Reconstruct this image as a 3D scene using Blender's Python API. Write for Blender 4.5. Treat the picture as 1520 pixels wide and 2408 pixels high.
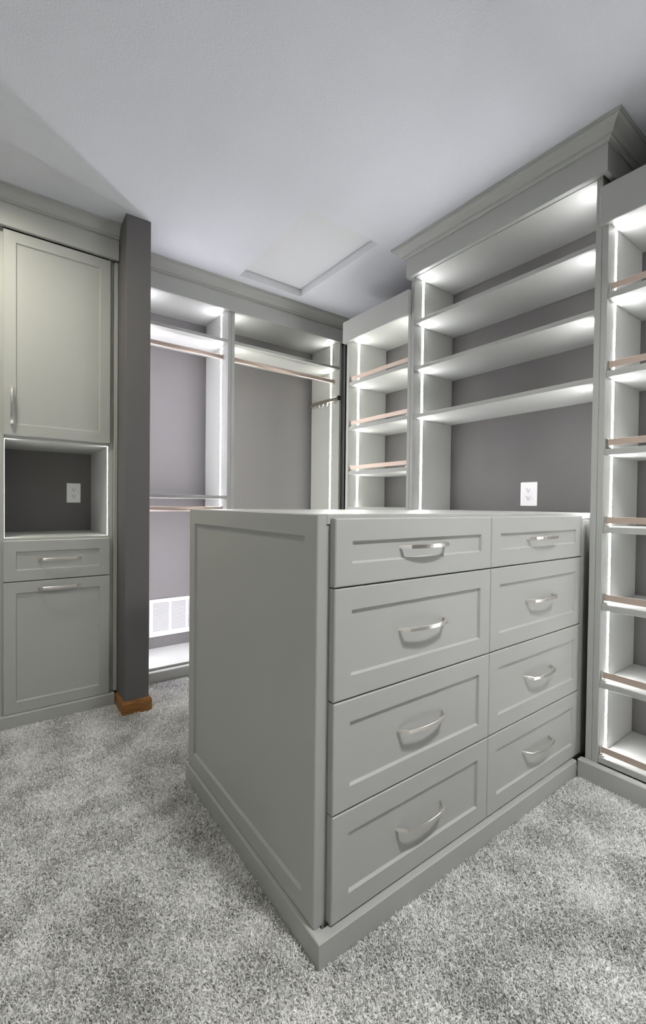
import bpy, bmesh, math, random
from mathutils import Vector, Matrix
random.seed(4)
S = bpy.context.scene
for o in list(bpy.data.objects): bpy.data.objects.remove(o, do_unlink=True)
COL = S.collection
# ------------------------------------------------------------------ camera
EYE = 1.03
F_PX, YAW, PITCH, ROLL = 1042.08, math.radians(36.4635), math.radians(0.9146), math.radians(0.6502)
cam = bpy.data.cameras.new('camera'); camo = bpy.data.objects.new('camera', cam); COL.objects.link(camo)
cam.sensor_fit = 'HORIZONTAL'; cam.sensor_width = 36.0; cam.lens = F_PX / 1520 * 36.0
cam.clip_start = 0.02
fw = Vector((math.sin(YAW)*math.cos(PITCH), math.cos(YAW)*math.cos(PITCH), -math.sin(PITCH)))
rt = Vector((math.cos(YAW), -math.sin(YAW), 0)); up = rt.cross(fw)
rt2 = rt*math.cos(ROLL) + up*math.sin(ROLL); up2 = up*math.cos(ROLL) - rt*math.sin(ROLL)
camo.matrix_world = Matrix(((rt2.x, up2.x, -fw.x, 0), (rt2.y, up2.y, -fw.y, 0), (rt2.z, up2.z, -fw.z, EYE), (0, 0, 0, 1)))
S.camera = camo
# ------------------------------------------------------------------ world, exposure
w = bpy.data.worlds.new('world'); S.world = w; w.use_nodes = True
w.node_tree.nodes['Background'].inputs[0].default_value = (0.05, 0.05, 0.055, 1)
w.node_tree.nodes['Background'].inputs[1].default_value = 0.3
S.view_settings.view_transform = 'Standard'; S.view_settings.look = 'None'
S.view_settings.gamma = 1.0; S.view_settings.use_curve_mapping = False
S.view_settings.exposure = 1.0
LED_W = 45.0            # emission of the strip diffusers
LAMP_A, LAMP_B = 66.0, 228.0
# ------------------------------------------------------------------ materials
def lin(c):
    return tuple(((x/255)/12.92 if x/255 <= .04045 else (((x/255)+.055)/1.055)**2.4) for x in c)
def mat(name, col, rough=.5, metal=0., bump=None, emis=None, spec=.5, var=0.):
    m = bpy.data.materials.new(name); m.use_nodes = True
    nt = m.node_tree; b = nt.nodes['Principled BSDF']
    b.inputs['Base Color'].default_value = (*col, 1); b.inputs['Roughness'].default_value = rough
    b.inputs['Metallic'].default_value = metal; b.inputs['Specular IOR Level'].default_value = spec
    if var:
        tc = nt.nodes.new('ShaderNodeNewGeometry'); n = nt.nodes.new('ShaderNodeTexNoise'); n.inputs['Scale'].default_value = 6
        mx = nt.nodes.new('ShaderNodeMix'); mx.data_type = 'RGBA'
        mx.inputs[6].default_value = (*[c*(1-var) for c in col], 1); mx.inputs[7].default_value = (*[c*(1+var) for c in col], 1)
        nt.links.new(tc.outputs['Position'], n.inputs['Vector']); nt.links.new(n.outputs['Fac'], mx.inputs[0]); nt.links.new(mx.outputs[2], b.inputs['Base Color'])
    if bump:
        sc, st, ds = bump
        tc = nt.nodes.new('ShaderNodeNewGeometry'); n = nt.nodes.new('ShaderNodeTexNoise')
        n.inputs['Scale'].default_value = sc; n.inputs['Detail'].default_value = 3
        bp = nt.nodes.new('ShaderNodeBump'); bp.inputs['Strength'].default_value = st; bp.inputs['Distance'].default_value = ds
        nt.links.new(tc.outputs['Position'], n.inputs['Vector']); nt.links.new(n.outputs['Fac'], bp.inputs['Height']); nt.links.new(bp.outputs['Normal'], b.inputs['Normal'])
    if emis:
        b.inputs['Emission Color'].default_value = (*emis[0], 1); b.inputs['Emission Strength'].default_value = emis[1]
    return m
M = {}
M['cab'] = mat('cabinet_grey_satin', (.43, .44, .42), .42, var=.015, spec=.35)
M['wall'] = mat('taupe_wall_paint', (.138, .133, .131), .75, bump=(220, .15, .002), var=.03, spec=.3)
M['ceil'] = mat('white_ceiling_paint', (.715, .73, .785), .85, bump=(150, .35, .004), spec=.2)
M['hatch'] = mat('hatch_white_paint', (.70, .71, .735), .7, bump=(250, .1, .002), spec=.2)
M['nickel'] = mat('brushed_nickel', (.86, .83, .79), .28, 1., bump=(900, .05, .0005))
M['champ'] = mat('champagne_anodised', (.60, .49, .42), .5, .6)
M['chrome'] = mat('chrome', (.8, .79, .77), .15, 1.)
M['plate'] = mat('white_plastic', (.82, .82, .83), .35)
M['slot'] = mat('dark_slot', (.03, .03, .03), .6)
M['grille'] = mat('white_enamel', (.60, .60, .625), .45)
M['rack'] = mat('rack_bronze', (.35, .32, .27), .35, .8)
M['black'] = mat('black_plastic', (.02, .02, .02), .5)
M['led'] = mat('led_diffuser', (.9, .9, .9), .5, emis=((1., .985, 1.015), LED_W))
M['led_cool'] = mat('led_diffuser_cool', (.9, .9, .9), .5, emis=((1., .965, 1.06), LED_W*1.2))
M['led_warm'] = mat('led_diffuser_warm', (.9, .9, .9), .5, emis=((1., .99, .955), LED_W))
M['led_dim'] = mat('led_fill_bay', (.9, .9, .9), .5, emis=((1., .98, .97), LED_W*.15))  # weak fill light, strips of the added bays behind the camera
M['led_mid'] = mat('led_fill_side', (.9, .9, .9), .5, emis=((1., .98, .97), LED_W*.65))  # fill light, strips of the added bays on the side wall
M['led_niche'] = mat('led_diffuser_niche', (.9, .9, .9), .5, emis=((1., .99, .95), LED_W*.4))
M['lampA'] = mat('lamp_glass_warm', (.9, .9, .9), .5, emis=((1., .96, .79), LAMP_A))
M['lampB'] = mat('lamp_glass', (.9, .9, .9), .5, emis=((1., .99, .97), LAMP_B))
def oak():
    m = bpy.data.materials.new('stained_oak'); m.use_nodes = True; nt = m.node_tree; b = nt.nodes['Principled BSDF']
    g = nt.nodes.new('ShaderNodeNewGeometry'); mp = nt.nodes.new('ShaderNodeMapping'); mp.inputs['Scale'].default_value = (12, 12, 160)
    n = nt.nodes.new('ShaderNodeTexNoise'); n.inputs['Scale'].default_value = 2; n.inputs['Detail'].default_value = 5
    cr = nt.nodes.new('ShaderNodeValToRGB'); cr.color_ramp.elements[0].color = (.17, .065, .012, 1); cr.color_ramp.elements[1].color = (.38, .17, .045, 1)
    cr.color_ramp.elements[0].position = .3; cr.color_ramp.elements[1].position = .7
    nt.links.new(g.outputs['Position'], mp.inputs['Vector']); nt.links.new(mp.outputs[0], n.inputs['Vector']); nt.links.new(n.outputs['Fac'], cr.inputs[0]); nt.links.new(cr.outputs[0], b.inputs['Base Color'])
    b.inputs['Roughness'].default_value = .4
    return m
M['oak'] = oak()
def carpet():
    m = bpy.data.materials.new('grey_carpet_yarn'); m.use_nodes = True; nt = m.node_tree; b = nt.nodes['Principled BSDF']
    g = nt.nodes.new('ShaderNodeNewGeometry')
    def noise(sc, det):
        n = nt.nodes.new('ShaderNodeTexNoise'); n.inputs['Scale'].default_value = sc; n.inputs['Detail'].default_value = det
        nt.links.new(g.outputs['Position'], n.inputs['Vector']); return n.outputs['Fac']
    def math_(op, a, c):
        n = nt.nodes.new('ShaderNodeMath'); n.operation = op
        for i, v in enumerate((a, c)):
            if isinstance(v, (int, float)): n.inputs[i].default_value = v
            else: nt.links.new(v, n.inputs[i])
        return n.outputs[0]
    oi = nt.nodes.new('ShaderNodeObjectInfo')
    lo = noise(6.5, 4.0); hi = noise(120, 2)
    v = math_('ADD', math_('ADD', math_('MULTIPLY', lo, .62), .19), math_('MULTIPLY', oi.outputs['Random'], .36))
    v = math_('ADD', v, math_('MULTIPLY', hi, .5))
    cr = nt.nodes.new('ShaderNodeValToRGB'); e = cr.color_ramp.elements
    e[0].position = .60; e[0].color = (.33, .33, .321, 1); e[1].position = .96; e[1].color = (.92, .92, .905, 1)
    v = math_('MULTIPLY', v, .86)
    nt.links.new(v, cr.inputs[0]); nt.links.new(cr.outputs[0], b.inputs['Base Color'])
    b.inputs['Roughness'].default_value = .9; b.inputs['Specular IOR Level'].default_value = .15
    return m
M['carpet'] = carpet()
# ------------------------------------------------------------------ helpers
def link(name, bm, material, parent=None, origin=None, smooth=False):
    """one mesh object from a bmesh in world coordinates"""
    bmesh.ops.recalc_face_normals(bm, faces=bm.faces)
    me = bpy.data.meshes.new(name)
    xs = [v.co.x for v in bm.verts]; ys = [v.co.y for v in bm.verts]; zs = [v.co.z for v in bm.verts]
    c = Vector(origin) if origin else Vector(((min(xs)+max(xs))/2, (min(ys)+max(ys))/2, min(zs)))
    bmesh.ops.translate(bm, verts=bm.verts, vec=-c)
    if smooth:
        for f in bm.faces: f.smooth = True
    bm.to_mesh(me); bm.free(); me.materials.append(material)
    o = bpy.data.objects.new(name, me); COL.objects.link(o)
    o.location = c
    if parent:
        o.parent = parent; p = parent; off = Vector((0, 0, 0))
        while p: off += p.location; p = p.parent
        o.location = c - off
    return o
def tag(o, label, cat=None, group=None, kind=None):
    o['label'] = label
    if cat: o['category'] = cat
    if group: o['group'] = group
    if kind: o['kind'] = kind
    return o
def thing(name, loc, label, cat, group=None):
    o = bpy.data.objects.new(name, None); COL.objects.link(o); o.location = loc; o.empty_display_size = .1
    return tag(o, label, cat, group)
def add_box(bm, x0, x1, y0, y1, z0, z1, bev=0.0):
    r = bmesh.ops.create_cube(bm, size=1)
    for v in r['verts']:
        v.co = Vector(((x0+x1)/2 + v.co.x*(x1-x0), (y0+y1)/2 + v.co.y*(y1-y0), (z0+z1)/2 + v.co.z*(z1-z0)))
    if bev:
        es = set(e for v in r['verts'] for e in v.link_edges)
        bmesh.ops.bevel(bm, geom=list(es), offset=bev, segments=1, affect='EDGES')
def box(name, x0, x1, y0, y1, z0, z1, m='cab', parent=None, bev=.0012):
    bm = bmesh.new(); add_box(bm, x0, x1, y0, y1, z0, z1, bev)
    return link(name, bm, M[m], parent)
def shaker(name, mp, u0, u1, v0, v1, t, stile, rail, depth=.007, slope=.0035, cham=.0025, m='cab', parent=None):
    """five-piece look front; mp(u,v,w) -> world, w = depth behind the front plane"""
    bm = bmesh.new(); loops = []
    def loop(iu, iv, wd): loops.append([bm.verts.new(mp(*p)) for p in ((u0+iu, v0+iv, wd), (u1-iu, v0+iv, wd), (u1-iu, v1-iv, wd), (u0+iu, v1-iv, wd))])
    loop(0, 0, t); loop(0, 0, cham); loop(cham, cham, 0); loop(stile, rail, 0); loop(stile+.0008, rail+.0008, .0012)
    loop(stile+slope, rail+slope, depth-.001); loop(stile+slope+.001, rail+slope+.001, depth)
    for a, b in zip(loops, loops[1:]):
        for i in range(4): bm.faces.new((a[i], a[(i+1) % 4], b[(i+1) % 4], b[i]))
    bm.faces.new(loops[-1]); bm.faces.new(loops[0][::-1])
    return link(name, bm, M[m], parent)
def sweep_section(bm, pts, section, closed=True, frames=None):
    """section: list of (a,b); frames: list of (pos, A, B)"""
    rings = [[bm.verts.new(p + A*a + B*b) for a, b in section] for p, A, B in frames]
    n = len(section)
    for r, s in zip(rings, rings[1:]):
        for i in range(n): bm.faces.new((r[i], r[(i+1) % n], s[(i+1) % n], s[i]))
    bm.faces.new(rings[0][::-1]); bm.faces.new(rings[-1])
def tube(bm, path, rad, seg=8):
    path = [Vector(p) for p in path]; fr = []
    ref = Vector((0, 0, 1))
    for i, p in enumerate(path):
        d = (path[min(i+1, len(path)-1)] - path[max(i-1, 0)]).normalized()
        a = d.cross(ref)
        if a.length < .1: a = d.cross(Vector((0, 1, 0)))
        a.normalize(); fr.append((p, a, d.cross(a).normalized()))
    sweep_section(bm, None, [(rad*math.cos(2*math.pi*k/seg), rad*math.sin(2*math.pi*k/seg)) for k in range(seg)], frames=fr)
def oval_rod(name, x0, x1, y, z, parent):
    bm = bmesh.new(); sec = [(.0075*math.cos(2*math.pi*k/20), .015*math.sin(2*math.pi*k/20)) for k in range(20)]
    sweep_section(bm, None, sec, frames=[(Vector((x, y, z)), Vector((0, 1, 0)), Vector((0, 0, 1))) for x in (x0, x1)])
    o = link(name, bm, M['champ'], parent)
    for f in o.data.polygons: f.use_smooth = len(f.vertices) == 4
    for x, s in ((x0, 1), (x1, -1)):
        b2 = bmesh.new(); sec2 = [(.0115*math.cos(2*math.pi*k/20), .020*math.sin(2*math.pi*k/20)) for k in range(20)]
        sweep_section(b2, None, sec2, frames=[(Vector((x+dx, y, z)), Vector((0, 1, 0)), Vector((0, 0, 1))) for dx in (0, s*.008)])
        link('rod_socket', b2, M['chrome'], o)
    return o
_pull = {}
def pull(parent, c, length=.18, axis='X', out=(0, -1, 0), key=None, m='nickel'):
    """arched flat bar pull, c = centre on the mounting face"""
    c = Vector(c); o_ = Vector(out); L = Vector((1, 0, 0)) if axis == 'X' else Vector((0, 0, 1))
    Wd = L.cross(o_).normalized(); h = length/2
    prof = [(-h, 0), (-h+.006, .011), (-h+.017, .0255)]
    n = 10
    for k in range(1, n): 
        s = -1 + 2*k/n
        prof.append((s*(h-.017), .0255 + .0085*(1-s*s)))
    prof += [(h-.017, .0255), (h-.006, .011), (h, 0)]
    bm = bmesh.new(); fr = []
    for i, (a, b) in enumerate(prof):
        p0 = prof[max(i-1, 0)]; p1 = prof[min(i+1, len(prof)-1)]
        d = Vector((p1[0]-p0[0], p1[1]-p0[1])).normalized(); nrm = Vector((-d.y, d.x))
        if i in (0, len(prof)-1): nrm = Vector((math.copysign(1, a), 0)) * (1 if a > 0 else 1)
        if i == 0: nrm = Vector((-1, 0))
        if i == len(prof)-1: nrm = Vector((1, 0))
        fr.append((c + L*a + o_*b, (L*nrm.x + o_*nrm.y), Wd))
    t, hh = .0028, .0055; cb = .001
    sec = [(-t, -hh), (t-cb, -hh), (t, -hh+cb), (t, hh-cb), (t-cb, hh), (-t, hh)]
    sweep_section(bm, None, sec, frames=fr)
    return link('pull_handle', bm, M[m], parent)
def crown(name, path, z0, rise, proj, label, outs):
    """path: xy corners; outs: outward normal for each segment"""
    P = [(0, 0), (.10, 0), (.13, .06), (.16, .10), (.22, .13), (.27, .15), (.27, .24), (.33, .25), (.37, .27), (.42, .33), (.47, .42), (.54, .53), (.63, .64), (.74, .73), (.85, .78), (.90, .79), (.90, .87), (1.0, .88), (1.0, 1.0), (0, 1.0)]
    sec = [(a*proj, b*rise) for a, b in P]; fr = []; n = len(path)
    for i, p in enumerate(path):
        if i == 0: d = Vector(outs[0])
        elif i == n-1: d = Vector(outs[-1])
        else: d = Vector(outs[i-1]) + Vector(outs[i])
        fr.append((Vector((*p, z0)), Vector((d.x, d.y, 0)), Vector((0, 0, 1))))
    bm = bmesh.new(); sweep_section(bm, None, sec, frames=fr)
    return tag(link(name, bm, M['cab']), label, kind='structure')
def struct(o, label): return tag(o, label, kind='structure')
# ------------------------------------------------------------------ dimensions
CZ = 2.4185; FZ = -.010
XW, YW = 2.170, 2.997            # right wall, back wall
XL, YF = -1.75, -1.65            # left wall, wall behind the camera
# ------------------------------------------------------------------ the room
struct(box('floor', XL-.1, XW+.1, YF-.1, YW+.1, FZ-.05, FZ, 'carpet', bev=0), 'floor under the grey carpet')
HX0, HX1, HY0, HY1, HZ = 1.184, 1.648, 1.738, 2.505, 2.463
bm = bmesh.new()
for a in ((XL-.1, XW+.1, YF-.1, HY0), (XL-.1, XW+.1, HY1, YW+.1), (XL-.1, HX0, HY0, HY1), (HX1, XW+.1, HY0, HY1)):
    add_box(bm, *a, CZ, CZ+.09)
struct(link('ceiling', bm, M['ceil']), 'white orange-peel textured ceiling')
struct(box('wall_back', XL-.1, XW+.1, YW, YW+.1, FZ, CZ, 'wall', bev=0), 'taupe painted wall behind the hanging bays')
struct(box('wall_right', XW, XW+.1, YF, YW, FZ, CZ, 'wall', bev=0), 'taupe painted wall behind the open shelving')
struct(box('wall_left', XL-.1, XL, YF, YW, FZ, CZ, 'wall', bev=0), 'taupe painted side wall facing the shoe shelves')
struct(box('wall_front', XL-.1, XW+.1, YF-.1, YF, FZ, CZ, 'wall', bev=0), 'taupe painted wall opposite the hanging bays')
struct(box('wall_partition', .505, .619, 2.2955, YW, FZ, CZ, 'wall', bev=.002), 'narrow dark taupe wall end between cabinet and hanging bays')
# oak baseboard wrapped round the partition end
bm = bmesh.new(); sec = [(0, FZ), (.0125, FZ), (.0125, .046), (.009, .054), (.006, .058), (0, .058)]
sweep_section(bm, None, sec, frames=[(Vector((*p, 0)), Vector((*d, 0)), Vector((0, 0, 1))) for p, d in (((.505, 2.443), (-1, 0)), ((.505, 2.2955), (-1, -1)), ((.619, 2.2955), (1, -1)), ((.619, 2.594), (1, 0)))])
struct(link('baseboard_partition', bm, M['oak']), 'stained oak baseboard wrapped around the dark wall end')
# attic hatch
t = thing('attic_hatch', ((HX0+HX1)/2, (HY0+HY1)/2, CZ), 'white attic access hatch recessed in the ceiling', 'hatch')
box('hatch_panel', HX0+.013, HX1-.013, HY0+.013, HY1-.013, HZ, HZ+.02, 'hatch', t, .003)
for a in ((HX0, HX0+.010, HY0, HY1), (HX1-.010, HX1, HY0, HY1), (HX0+.010, HX1-.010, HY0, HY0+.010), (HX0+.010, HX1-.010, HY1-.010, HY1)):
    box('hatch_liner', *a, CZ+.0005, HZ+.03, 'hatch', t, 0)
# ceiling lamps (both outside the frame, their handle shadows fall on the fronts)
def lamp(x, y, m, label, deep=0):
    t = thing('ceiling_light', (x, y, CZ-.05), label, 'lamp')
    def disc(name, r0, r1, z0, z1, mm, par):
        bm = bmesh.new(); sec = [(math.cos(2*math.pi*k/40), math.sin(2*math.pi*k/40)) for k in range(40)]
        rs = [[bm.verts.new((x+r*a, y+r*b, z)) for a, b in sec] for r, z in ((r0, z0), (r1, z1))]
        for i in range(40): bm.faces.new((rs[0][i], rs[0][(i+1) % 40], rs[1][(i+1) % 40], rs[1][i]))
        bm.faces.new(rs[0]); bm.faces.new(rs[1]); return link(name, bm, M[mm], par)
    if deep:      # downlight: opaque can with the glass set up inside it
        disc('lamp_shade', .100, .100, CZ-.012, CZ-.006, m, t)
        bm = bmesh.new(); n = 40; cs = [(math.cos(2*math.pi*k/n), math.sin(2*math.pi*k/n)) for k in range(n)]
        pr = [(.102, CZ-.001), (.112, CZ-.001), (.112, CZ-deep), (.102, CZ-deep)]
        rg = [[bm.verts.new((x+r*a, y+r*b, z)) for r, z in pr] for a, b in cs]
        for i in range(n):
            for j in range(4): bm.faces.new((rg[i][j], rg[i][(j+1) % 4], rg[(i+1) % n][(j+1) % 4], rg[(i+1) % n][j]))
        link('lamp_base', bm, M['plate'], t)
    else:
        disc('lamp_base', .112, .118, CZ-.030, CZ-.001, 'plate', t)
        disc('lamp_shade', .080, .10, CZ-.048, CZ-.0305, m, t)
lamp(-.17, 1.93, 'lampA', 'round can downlight on the ceiling in front of the tall cabinet', .032)
lamp(.85, -.22, 'lampB', 'round can downlight on the ceiling in front of the drawer peninsula', .075)
# ------------------------------------------------------------------ drawer peninsula
isl = thing('drawer_island', (1.2, 1.2, 0), 'grey shaker drawer peninsula with eight drawers in two columns', 'dresser')
fx = lambda Y: (lambda u, v, wd: (u, Y+wd, v))
sx = lambda X: (lambda u, v, wd: (X+wd, u, v))
shaker('end_panel', sx(.583), .808, 1.626, .058, 1.0095, .025, .052, .052, depth=.008, parent=isl)
box('carcass', .609, 2.166, .812, 1.605, .02, .9838, parent=isl)
box('back_panel', .609, 1.83, 1.606, 1.626, .058, 1.0095, parent=isl)
box('filler_strip', 1.8485, 1.905, .791, .8115, .058, .9838, parent=isl)
# base board: front + side
bm = bmesh.new(); sec = [(0, FZ), (0, .0540), (.0025, .0565), (.026, .0565), (.026, FZ)]
sweep_section(bm, None, sec, frames=[(Vector((*p, 0)), Vector((*d, 0)), Vector((0, 0, 1))) for p, d in (((1.8025, .774), (0, 1)), ((.5745, .774), (1, 1)), ((.5745, 1.632), (1, 0)))])
link('toe_board', bm, M['cab'], isl)
zs = [1.0010, .8395, .5758, .3136, .0585]
for (x0, x1) in ((.6198, 1.2297), (1.2318, 1.845)):
    for a, b in zip(zs, zs[1:]):
        d = shaker('drawer', fx(.789), x0, x1, b+.0018, a-.0018, .0205, .0505, .0525, parent=isl)
        zc = (a+b)/2 + .006
        pull(d, ((x0+x1)/2, .789+.007, zc), .18)
box('worktop', .6085, 2.166, .8085, 1.605, .985, 1.0095, parent=isl, bev=.0015)
# ------------------------------------------------------------------ right wall units
UX = 1.835; RH = 1.812; LX = 1.905
def shoe_rail(par, ya, yb, zt):
    o = box('shoe_rail', UX+.014, UX+.017, ya+.006, yb-.006, zt+.013, zt+.037, 'champ', par, .0005)
    for y, s in ((ya+.001, 1), (yb-.001, -1)):
        bm = bmesh.new(); a, b = sorted((y, y+s*.005)); add_box(bm, UX+.011, UX+.0245, a, b, zt+.0005, zt+.039, .001)
        a, b = sorted((y, y+s*.016)); add_box(bm, UX+.009, UX+.021, a, b, zt+.0003, zt+.0045, .0008)
        link('rail_bracket', bm, M['chrome'], o)
def led(par, axis, face, sgn, pos, z0, z1, m='led', wd=.014):
    """strip on a panel face; axis = normal axis"""
    a, b = sorted((face, face+sgn*.0006))
    if axis == 'Y': return box('led_strip', pos-wd/2, pos+wd/2, a, b, z0, z1, m, par, 0)
    return box('led_strip', a, b, pos-wd/2, pos+wd/2, z0, z1, m, par, 0)
def led_between(par, axis, face, sgn, pos, zs, m='led'):
    for a, b in zip(zs, zs[1:]): led(par, axis, face, sgn, pos, a[1]+.0005, b[0]-.0005, m)
def shelf_pins(par, y, s, z, xs):
    for x in xs:
        bm = bmesh.new(); tube(bm, [(x, y, z-.004), (x, y+s*.010, z-.004)], .0035, 8); link('shelf_pin', bm, M['chrome'], par)
# unit 2: wide shelves over the worktop
u = thing('shelving_unit', (2.0, 1.21, 0), 'wide open shelving unit with three shelves above the drawer worktop', 'shelves')
pR = box('side_panel', UX, 2.168, .7365, .758, .0, 2.359, parent=u); pL = box('side_panel', UX, 2.168, 1.6656, 1.6873, 0, 2.359, parent=u)
box('top_board', UX+.002, 2.168, .7585, 1.665, 2.272, 2.292, parent=u)
zb = [1.509, 1.768, 2.019]; gaps = [(0, 1.0100)] + [(z, z+.020) for z in zb] + [(2.272, 0)]
for z in zb:
    box('shelf', UX+.003, 2.168, .7585, 1.665, z, z+.020, parent=u)
    shelf_pins(u, 1.6655, -1, z, (UX+.03, UX+.25)); shelf_pins(u, .7582, 1, z, (UX+.03, UX+.25))
led_between(pL, 'Y', 1.6656, -1, LX, gaps, 'led'); led_between(pR, 'Y', .758, 1, LX, gaps, 'led')
# frieze and crown over unit 2
HX, HYa, HYb = 1.790, .7045, 1.6857
bm = bmesh.new()
sec = [(0, 2.260), (0, 2.3592), (.018, 2.3592), (.018, 2.260)]
fr = []
for p, d in (((2.168, HYb), (0, 1)), ((HX, HYb), (-1, 1)), ((HX, HYa), (-1, -1)), ((2.168, HYa), (0, -1))):
    fr.append((Vector((*p, 0)), Vector((-d[0], -d[1], 0)), Vector((0, 0, 1))))
# the return legs run above the shoe units
sweep_section(bm, None, sec, frames=fr)
link('frieze', bm, M['cab'], u)
box('soffit_strip', HX+.0185, UX-.0005, .7365, 1.6873, 2.274, 2.290, parent=u)
crown('trim_1', [(2.168, HYb), (HX, HYb), (HX, HYa), (2.168, HYa)], 2.3595, CZ-.0005-2.3595, .062, 'grey crown moulding wrapped around the top of the wide shelving unit', [(0, 1), (-1, 0), (0, -1)])
# unit 1: narrow shoe unit by the corner
u = thing('shoe_shelf_unit', (2.0, 1.96, 0), 'narrow shoe shelf unit with three railed shelves next to the hanging bays', 'shelves')
pR = box('side_panel', UX, 2.168, 1.6883, 1.710, .0, 2.215, parent=u); pL = box('side_panel', UX, 2.168, 2.218, 2.242, 0, 2.215, parent=u)
box('top_board', UX+.002, 2.168, 1.7105, 2.2175, 2.092, 2.112, parent=u)
tops = [1.822, 1.536, 1.248]; gaps = [(0, 1.019)] + [(z-.023, z) for z in reversed(tops)] + [(2.092, 0)]
for z in tops:
    box('shelf', UX+.002, 2.168, 1.7105, 2.2175, z-.023, z, parent=u); shoe_rail(u, 1.7105, 2.2175, z)
box('shelf', UX+.002, 2.168, 1.7105, 2.2175, .996, 1.019, parent=u)
box('lower_front', UX+.002, UX+.022, 1.7105, 2.2175, .07, .9955, parent=u)
led_between(pL, 'Y', 2.218, -1, LX+.012, gaps, 'led_warm'); led_between(pR, 'Y', 1.710, 1, LX+.012, gaps, 'led_warm')
box('header', RH, UX-.0005, 1.6884, 2.259, 2.079, 2.213, parent=u, bev=.002)
box('header_return', UX, 2.10, 2.2425, 2.259, 2.079, 2.213, parent=u)
# unit 3: tall shoe unit
Y3 = .10
u = thing('shoe_shelf_unit', (2.0, .41, 0), 'tall shoe shelf unit with seven railed shelves down to the floor', 'shelves')
pL = box('side_panel', UX, 2.168, .714, .7355, .0, 2.222, parent=u); pR = box('side_panel', UX, 2.168, Y3-.022, Y3, 0, 2.222, parent=u)
box('top_board', UX+.002, 2.168, Y3+.0005, .7135, 2.094, 2.114, parent=u)
tops = [1.8336, 1.5422, 1.2518, .9599, .668, .3746, .0893]
gaps = [(0, .0893)] + [(z-.023, z) for z in reversed(tops[:-1])] + [(2.094, 0)]
for z in tops:
    box('shelf', UX+.002, 2.168, Y3+.0005, .7135, z-.023, z, parent=u); shoe_rail(u, Y3+.0005, .7135, z)
led_between(pL, 'Y', .714, -1, LX, gaps); led_between(pR, 'Y', Y3, 1, LX, gaps)
box('header', RH, UX-.0005, Y3-.03, .7364, 2.083, 2.224, parent=u, bev=.002)
struct(box('baseboard_right', 1.803, UX+.0, -1.0, .7735, FZ, .0655, bev=.004), 'low grey toe board along the foot of the tall shoe shelves')
# right outlet and left outlet
def outlet(loc, rotz, wd, ht, label):
    t = thing('wall_outlet', loc, label, 'outlet')
    def lb(name, m, par, *a, bev=.001):
        bm = bmesh.new(); add_box(bm, *a, bev); me_o = link(name, bm, M[m]); c = me_o.location.copy()
        me_o.parent = par; off = Vector((0, 0, 0)); p = par
        while p is not t: off += p.location; p = p.parent
        me_o.location = c - off; return me_o
    lb('cover_plate', 'plate', t, -wd/2, wd/2, -.006, -.0003, 0, ht, bev=.0025)
    for zc in (ht/2-.0195, ht/2+.0195):
        bm = bmesh.new(); n = 24; prof = []
        for k in range(n):
            a = 2*math.pi*k/n; prof.append((.0172*math.cos(a), max(-.0135, min(.0135, .0172*math.sin(a)))))
        r = [[bm.verts.new((a, yy, zc+b)) for a, b in prof] for yy in (-.0062, -.0088)]
        for i in range(n): bm.faces.new((r[0][i], r[0][(i+1) % n], r[1][(i+1) % n], r[1][i]))
        bm.faces.new(r[1]); bm.faces.new(r[0])
        f = link('receptacle', bm, M['plate']); f.parent = t
        lb('slot', 'slot', f, -.0078, -.0055, -.0094, -.0089, zc-.001, zc+.008, bev=0)
        lb('slot', 'slot', f, .0055, .0078, -.0094, -.0089, zc-.001, zc+.006, bev=0)
        lb('ground_hole', 'slot', f, -.0025, .0025, -.0094, -.0089, zc-.0095, zc-.0045, bev=.0002)
    t.rotation_euler = (0, 0, rotz)
outlet((XW, 1.1845, 1.036), -math.pi/2, .087, .121, 'white duplex outlet on the taupe wall under the wide shelves')
outlet((.372, YW, 1.026), 0, .073, .116, 'white duplex outlet at the back of the lit cabinet niche')
# ------------------------------------------------------------------ hanging bays on the back wall
BY = 2.630; YB = 2.995; LY = 2.735
b1 = thing('hanging_unit', (.91, 2.81, 0), 'hanging bay with two rods and a low shelf beside the dark wall end', 'closet')
b2 = thing('hanging_unit', (1.65, 2.81, 0), 'hanging bay with one high rod and a belt rack next to the corner', 'closet')
q1 = box('side_panel', .633, .655, BY, YB, .0, 2.30, parent=b1); q2 = box('side_panel', 1.182, 1.2045, BY, YB, .0, 2.30, parent=b1)
q3 = box('side_panel', 1.2055, 1.228, BY, YB, .0, 2.30, parent=b2); q4 = box('side_panel', 2.085, 2.103, BY, YB, .0, 2.30, parent=b2)
box('top_board', .6555, 1.1815, BY+.002, YB, 2.262, 2.282, parent=b1); box('top_board', 1.2285, 2.0845, BY+.002, YB, 2.262, 2.282, parent=b2)
box('shelf', .6555, 1.1815, BY+.002, YB, 2.050, 2.070, parent=b1); box('shelf', 1.2285, 2.0845, BY+.002, YB, 2.050, 2.070, parent=b2)
box('shelf', .6555, 1.1815, BY+.002, YB, 1.061, 1.082, parent=b1)
box('bottom_shelf', .6555, 1.1815, BY+.002, YB, .050, .072, parent=b1); box('bottom_shelf', 1.2285, 2.0845, BY+.002, YB, .050, .072, parent=b2)
for b, x0, x1, z in ((b1, .6555, 1.1815, 1.970), (b2, 1.2285, 2.0845, 1.970), (b1, .6555, 1.1815, .997)): oval_rod('hanging_rod', x0, x1, 2.688, z, b)
g1 = [(0, .072), (1.061, 1.082), (2.050, 2.070), (2.262, 0)]; g2 = [(0, .072), (2.050, 2.070), (2.262, 0)]
led_between(q1, 'X', .655, 1, LY, g1, 'led_cool'); led_between(q2, 'X', 1.182, -1, LY, g1, 'led_cool')
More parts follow.
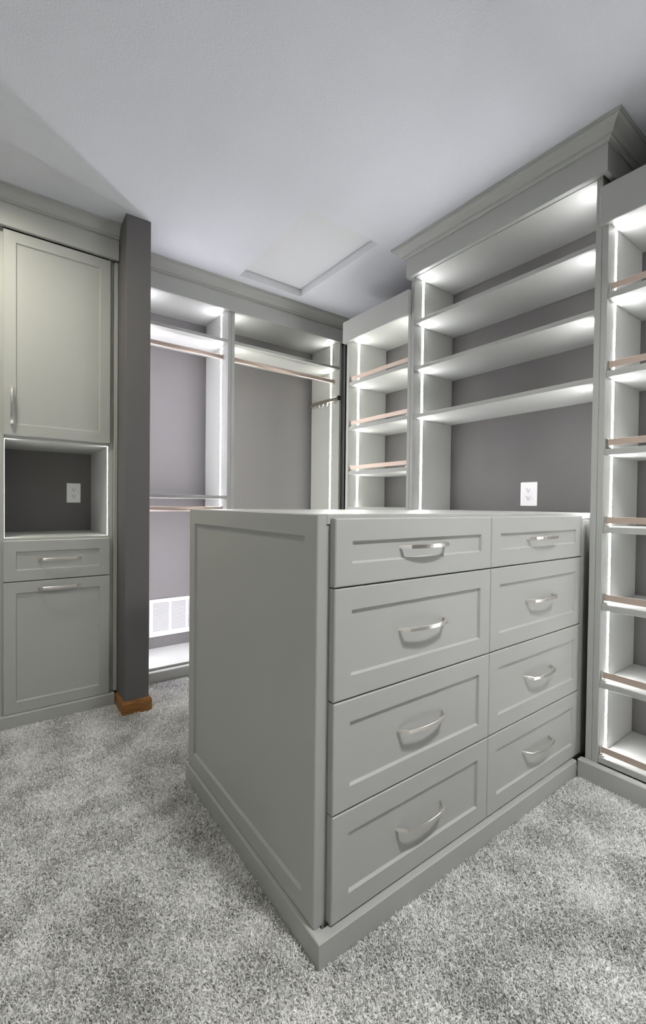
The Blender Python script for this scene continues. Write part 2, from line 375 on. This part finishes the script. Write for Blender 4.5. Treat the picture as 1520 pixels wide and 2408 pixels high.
led_between(q3, 'X', 1.228, 1, LY, g2, 'led_warm'); led_between(q4, 'X', 2.085, -1, LY, g2, 'led_warm')
box('filler_strip', 2.132, 2.140, BY, BY+.3, .0, 2.25, parent=b2)
fb = tag(box('frieze_board', .6195, 2.168, 2.6095, BY-.0005, 2.247, 2.3405, bev=.002), 'long flat grey frieze board over both hanging bays', 'frieze')
crown('trim_2', [(.6195, 2.6095+.018), (2.168, 2.6095+.018)], 2.341, CZ-.0005-2.341, .062, 'long grey crown moulding above both hanging bays', [(0, -1)])
struct(box('baseboard_back', .632, 2.168, 2.597, BY-.0005, FZ, .058, bev=.003), 'low grey toe board under the hanging bays')
# return air grille
gx0, gx1, gz0, gz1 = .808, 1.165, .148, .394
t = thing('air_grille', ((gx0+gx1)/2, YW, gz0), 'white return air grille low on the wall in the hanging bay', 'vent')
box('grille_frame', gx0, gx1, YW-.009, YW-.0005, gz0, gz0+.030, 'grille', t); box('grille_frame', gx0, gx1, YW-.009, YW-.0005, gz1-.026, gz1, 'grille', t)
bx_ = [gx0, gx0+.022, gx0+.126, gx0+.1415, gx0+.2395, gx0+.2550, gx0+.335, gx1]
for a, b in zip(bx_[::2], bx_[1::2]): box('grille_bar', a, b, YW-.009, YW-.0005, gz0+.0305, gz1-.0265, 'grille', t, .0005)
for a, b in zip(bx_[1::2], bx_[2::2]):
    bm = bmesh.new(); n = 22; pitch = (gz1-gz0-.057)/n
    for k in range(n):
        z = gz0+.0305 + k*pitch
        vs = [bm.verts.new(p) for p in ((a, YW-.0080, z+.0003), (b, YW-.0080, z+.0003), (b, YW-.003, z+pitch*.62), (a, YW-.003, z+pitch*.62), (a, YW-.0070, z+.0003), (b, YW-.0070, z+.0003))]
        bm.faces.new(vs[:4]); bm.faces.new((vs[0], vs[4], vs[5], vs[1])); bm.faces.new((vs[4], vs[3], vs[2], vs[5]))
    o = link('louvres', bm, M['grille'], t); o['kind'] = 'stuff'
# belt rack
t = thing('belt_rack', (2.07, 2.8, 1.80), 'bronze sliding belt rack with small hooks on the bay side panel', 'belt rack')
box('slide_rail', 2.0615, 2.0815, 2.625, 2.985, 1.822, 1.846, 'rack', t)
box('end_cap', 2.0590, 2.0835, 2.612, 2.6245, 1.818, 1.850, 'black', t)
for k in range(7):
    y = 2.655 + k*.052; bm = bmesh.new()
    pts = [(2.072, y, 1.8215)] + [(2.066-.012*math.sin(math.pi*s/8), y, 1.804+.011*math.cos(math.pi*s/8)-.0) for s in range(1, 9)]
    pts = [(2.070, y, 1.8215), (2.070, y, 1.806)] + [(2.060+.010*math.cos(math.pi*s/6), y, 1.806-.010*math.sin(math.pi*s/6)) for s in range(1, 7)] + [(2.048, y, 1.814)]
    tube(bm, pts, .0022, 6); link('hook', bm, M['chrome'], t)
# ------------------------------------------------------------------ tall cabinet on the left
c = thing('tall_cabinet', (.25, 2.72, 0), 'tall cabinet with upper door, lit niche, drawer and large lower front', 'cabinet')
CY = 2.4795
pl = box('side_panel', .009, .031, CY, YB, 0, 2.34, parent=c, bev=0); pr = box('side_panel', .463, .4855, CY, YB, 0, 2.34, parent=c)
box('filler_strip', .4865, .5035, 2.462, 2.50, .06, 2.2525, parent=c)
box('niche_floor', .0315, .4625, CY, YB, .842, .862, parent=c); box('niche_top', .0315, .4625, CY, YB, 1.3175, 1.3375, parent=c)
box('bottom_board', .0315, .4625, CY, YB, .045, .065, parent=c)
door = shaker('door', fx(2.460), .0265, .4690, 1.3315, 2.2500, .019, .0475, .050, parent=c)
pull(door, (.058, 2.460, 1.464), .17, axis='Z')
dr = shaker('drawer', fx(2.460), .0265, .4690, .6625, .8495, .019, .0475, .0500, parent=c); pull(dr, (.2475, 2.466, .760), .172)
hf = shaker('hamper_front', fx(2.460), .0265, .4690, .0545, .6590, .019, .0475, .0510, parent=c); pull(hf, (.2475, 2.460, .626), .172)
led(pr, 'X', .463, -1, 2.500, .8625, 1.317, 'led_niche', .010); led(pl, 'X', .031, 1, 2.500, .8625, 1.317, 'led_niche', .010)
# neighbouring closed cabinet, only its edge enters the frame
n_ = thing('tall_cabinet', (-.23, 2.72, 0), 'closed tall cabinet beside the one with the lit niche', 'cabinet')
box('body', -.46, .0085, CY, YB, 0, 2.34, parent=n_)
for z0, z1, hz in ((1.3315, 2.25, 1.464), (.0545, 1.328, 1.18)):
    d = shaker('door', fx(2.460), -.447, -.002, z0, z1, .019, .0475, .050, parent=n_); pull(d, (-.03, 2.460, hz), .17, axis='Z')
fb = tag(box('frieze_board', -.46, .5035, 2.439, 2.4595, 2.2535, 2.3515, bev=.002), 'flat grey frieze board over the tall cabinet doors', 'frieze')
crown('trim_3', [(-.46, 2.457), (.5035, 2.457)], 2.352, CZ-.0005-2.352, .060, 'grey crown moulding on top of the tall cabinets', [(0, -1)])
struct(box('baseboard_left', -.46, .4925, 2.445, 2.478, FZ, .0535, bev=.003), 'low grey toe board under the tall cabinets')
# ------------------------------------------------------------------ lit shelf bays added on the unseen walls to raise the ambient light
def fill_bay(axis, a0, a1, wall, sgn, label, lm='led_dim', group=None):
    # axis: direction the wall runs; sgn: direction into the room
    dep = .34; w0, w1 = sorted((wall+sgn*.001, wall+sgn*dep)); fr_ = wall+sgn*(dep-.07)
    mid = (a0+a1)/2; wm = (w0+w1)/2
    t = thing('fill_shelf_bay', (wm, mid, 0) if axis == 'Y' else (mid, wm, 0), label, 'shelves', group)
    def bb(name, p0, p1, z0, z1): return box(name, w0, w1, p0, p1, z0, z1, parent=t) if axis == 'Y' else box(name, p0, p1, w0, w1, z0, z1, parent=t)
    A = bb('side_panel', a0, a0+.022, 0, 2.30); B = bb('side_panel', a1-.022, a1, 0, 2.30)
    bb('top_board', a0+.0225, a1-.0225, 2.27, 2.29)
    zz = (.07, .48, .9, 1.3, 1.7, 2.05)
    for z in zz: bb('shelf', a0+.0225, a1-.0225, z-.02, z)
    g = [(0, .07)] + [(z-.02, z) for z in zz[1:]] + [(2.27, 0)]
    led_between(A, axis, a0+.022, 1, fr_, g, lm); led_between(B, axis, a1-.022, -1, fr_, g, lm)
fill_bay('Y', .25, 1.05, XL, 1, 'fill-light open shelf bay added at the corner end of the side wall', 'led_mid')
fill_bay('Y', -.60, .20, XL, 1, 'fill-light open shelf bay added in the middle of the side wall', 'led_mid')
fill_bay('X', -.95, -.15, YF, 1, 'fill-light open shelf bay added at the left end of the far wall')
fill_bay('X', -.10, .70, YF, 1, 'fill-light open shelf bay added in the middle of the far wall')
fill_bay('X', .75, 1.55, YF, 1, 'fill-light open shelf bay added at the right end of the far wall')
# ------------------------------------------------------------------ carpet pile
def pile():
    bm = bmesh.new()
    for x0, x1, y0, y1 in ((-.6, .574, .774, 2.444), (-.6, 1.802, -.15, .774), (.574, 1.83, 1.634, 2.27), (.632, 1.83, 2.27, 2.596)):
        vs = [bm.verts.new(p) for p in ((x0, y0, FZ+.0005), (x1, y0, FZ+.0005), (x1, y1, FZ+.0005), (x0, y1, FZ+.0005))]; bm.faces.new(vs)
    me = bpy.data.meshes.new('carpet_pile'); bm.to_mesh(me); bm.free(); me.materials.append(M['carpet'])
    o = bpy.data.objects.new('carpet_pile', me); COL.objects.link(o)
    ng = bpy.data.node_groups.new('pile', 'GeometryNodeTree')
    ng.interface.new_socket('Geometry', in_out='INPUT', socket_type='NodeSocketGeometry'); ng.interface.new_socket('Geometry', in_out='OUTPUT', socket_type='NodeSocketGeometry')
    N = ng.nodes; Lk = ng.links.new
    i = N.new('NodeGroupInput'); out = N.new('NodeGroupOutput')
    d = N.new('GeometryNodeDistributePointsOnFaces'); d.inputs['Density'].default_value = 105000
    cone = N.new('GeometryNodeMeshCone'); cone.inputs['Vertices'].default_value = 6; cone.inputs['Side Segments'].default_value = 1
    cone.inputs['Radius Top'].default_value = .0011; cone.inputs['Radius Bottom'].default_value = .0015; cone.inputs['Depth'].default_value = .0102
    sm = N.new('GeometryNodeSetMaterial'); sm.inputs['Material'].default_value = M['carpet']
    iop = N.new('GeometryNodeInstanceOnPoints')
    rr = N.new('FunctionNodeRandomValue'); rr.data_type = 'FLOAT_VECTOR'; rr.inputs[0].default_value = (-1.15, -1.15, 0); rr.inputs[1].default_value = (1.15, 1.15, 6.28)
    pos = N.new('GeometryNodeInputPosition'); no = N.new('ShaderNodeTexNoise'); no.inputs['Scale'].default_value = 3.2; no.inputs['Detail'].default_value = 2
    sub = N.new('ShaderNodeVectorMath'); sub.operation = 'SUBTRACT'; sub.inputs[1].default_value = (.5, .5, .5)
    mul = N.new('ShaderNodeVectorMath'); mul.operation = 'MULTIPLY'; mul.inputs[1].default_value = (2.6, 2.6, 0)
    add = N.new('ShaderNodeVectorMath'); add.operation = 'ADD'
    rs = N.new('FunctionNodeRandomValue'); rs.data_type = 'FLOAT'; rs.inputs[2].default_value = .7; rs.inputs[3].default_value = 1.25
    Lk(i.outputs[0], d.inputs['Mesh']); Lk(d.outputs['Points'], iop.inputs['Points']); Lk(cone.outputs['Mesh'], sm.inputs[0]); Lk(sm.outputs[0], iop.inputs['Instance'])
    Lk(pos.outputs[0], no.inputs['Vector']); Lk(no.outputs['Color'], sub.inputs[0]); Lk(sub.outputs[0], mul.inputs[0]); Lk(mul.outputs[0], add.inputs[0]); Lk(rr.outputs[0], add.inputs[1])
    Lk(add.outputs[0], iop.inputs['Rotation']); Lk(rs.outputs[1], iop.inputs['Scale'])
    jn = N.new('GeometryNodeJoinGeometry'); Lk(i.outputs[0], jn.inputs[0]); Lk(iop.outputs[0], jn.inputs[0]); Lk(jn.outputs[0], out.inputs[0])
    md = o.modifiers.new('pile', 'NODES'); md.node_group = ng
    tag(o, 'mottled grey cut-pile carpet covering the closet floor', 'carpet', kind='stuff')
pile()
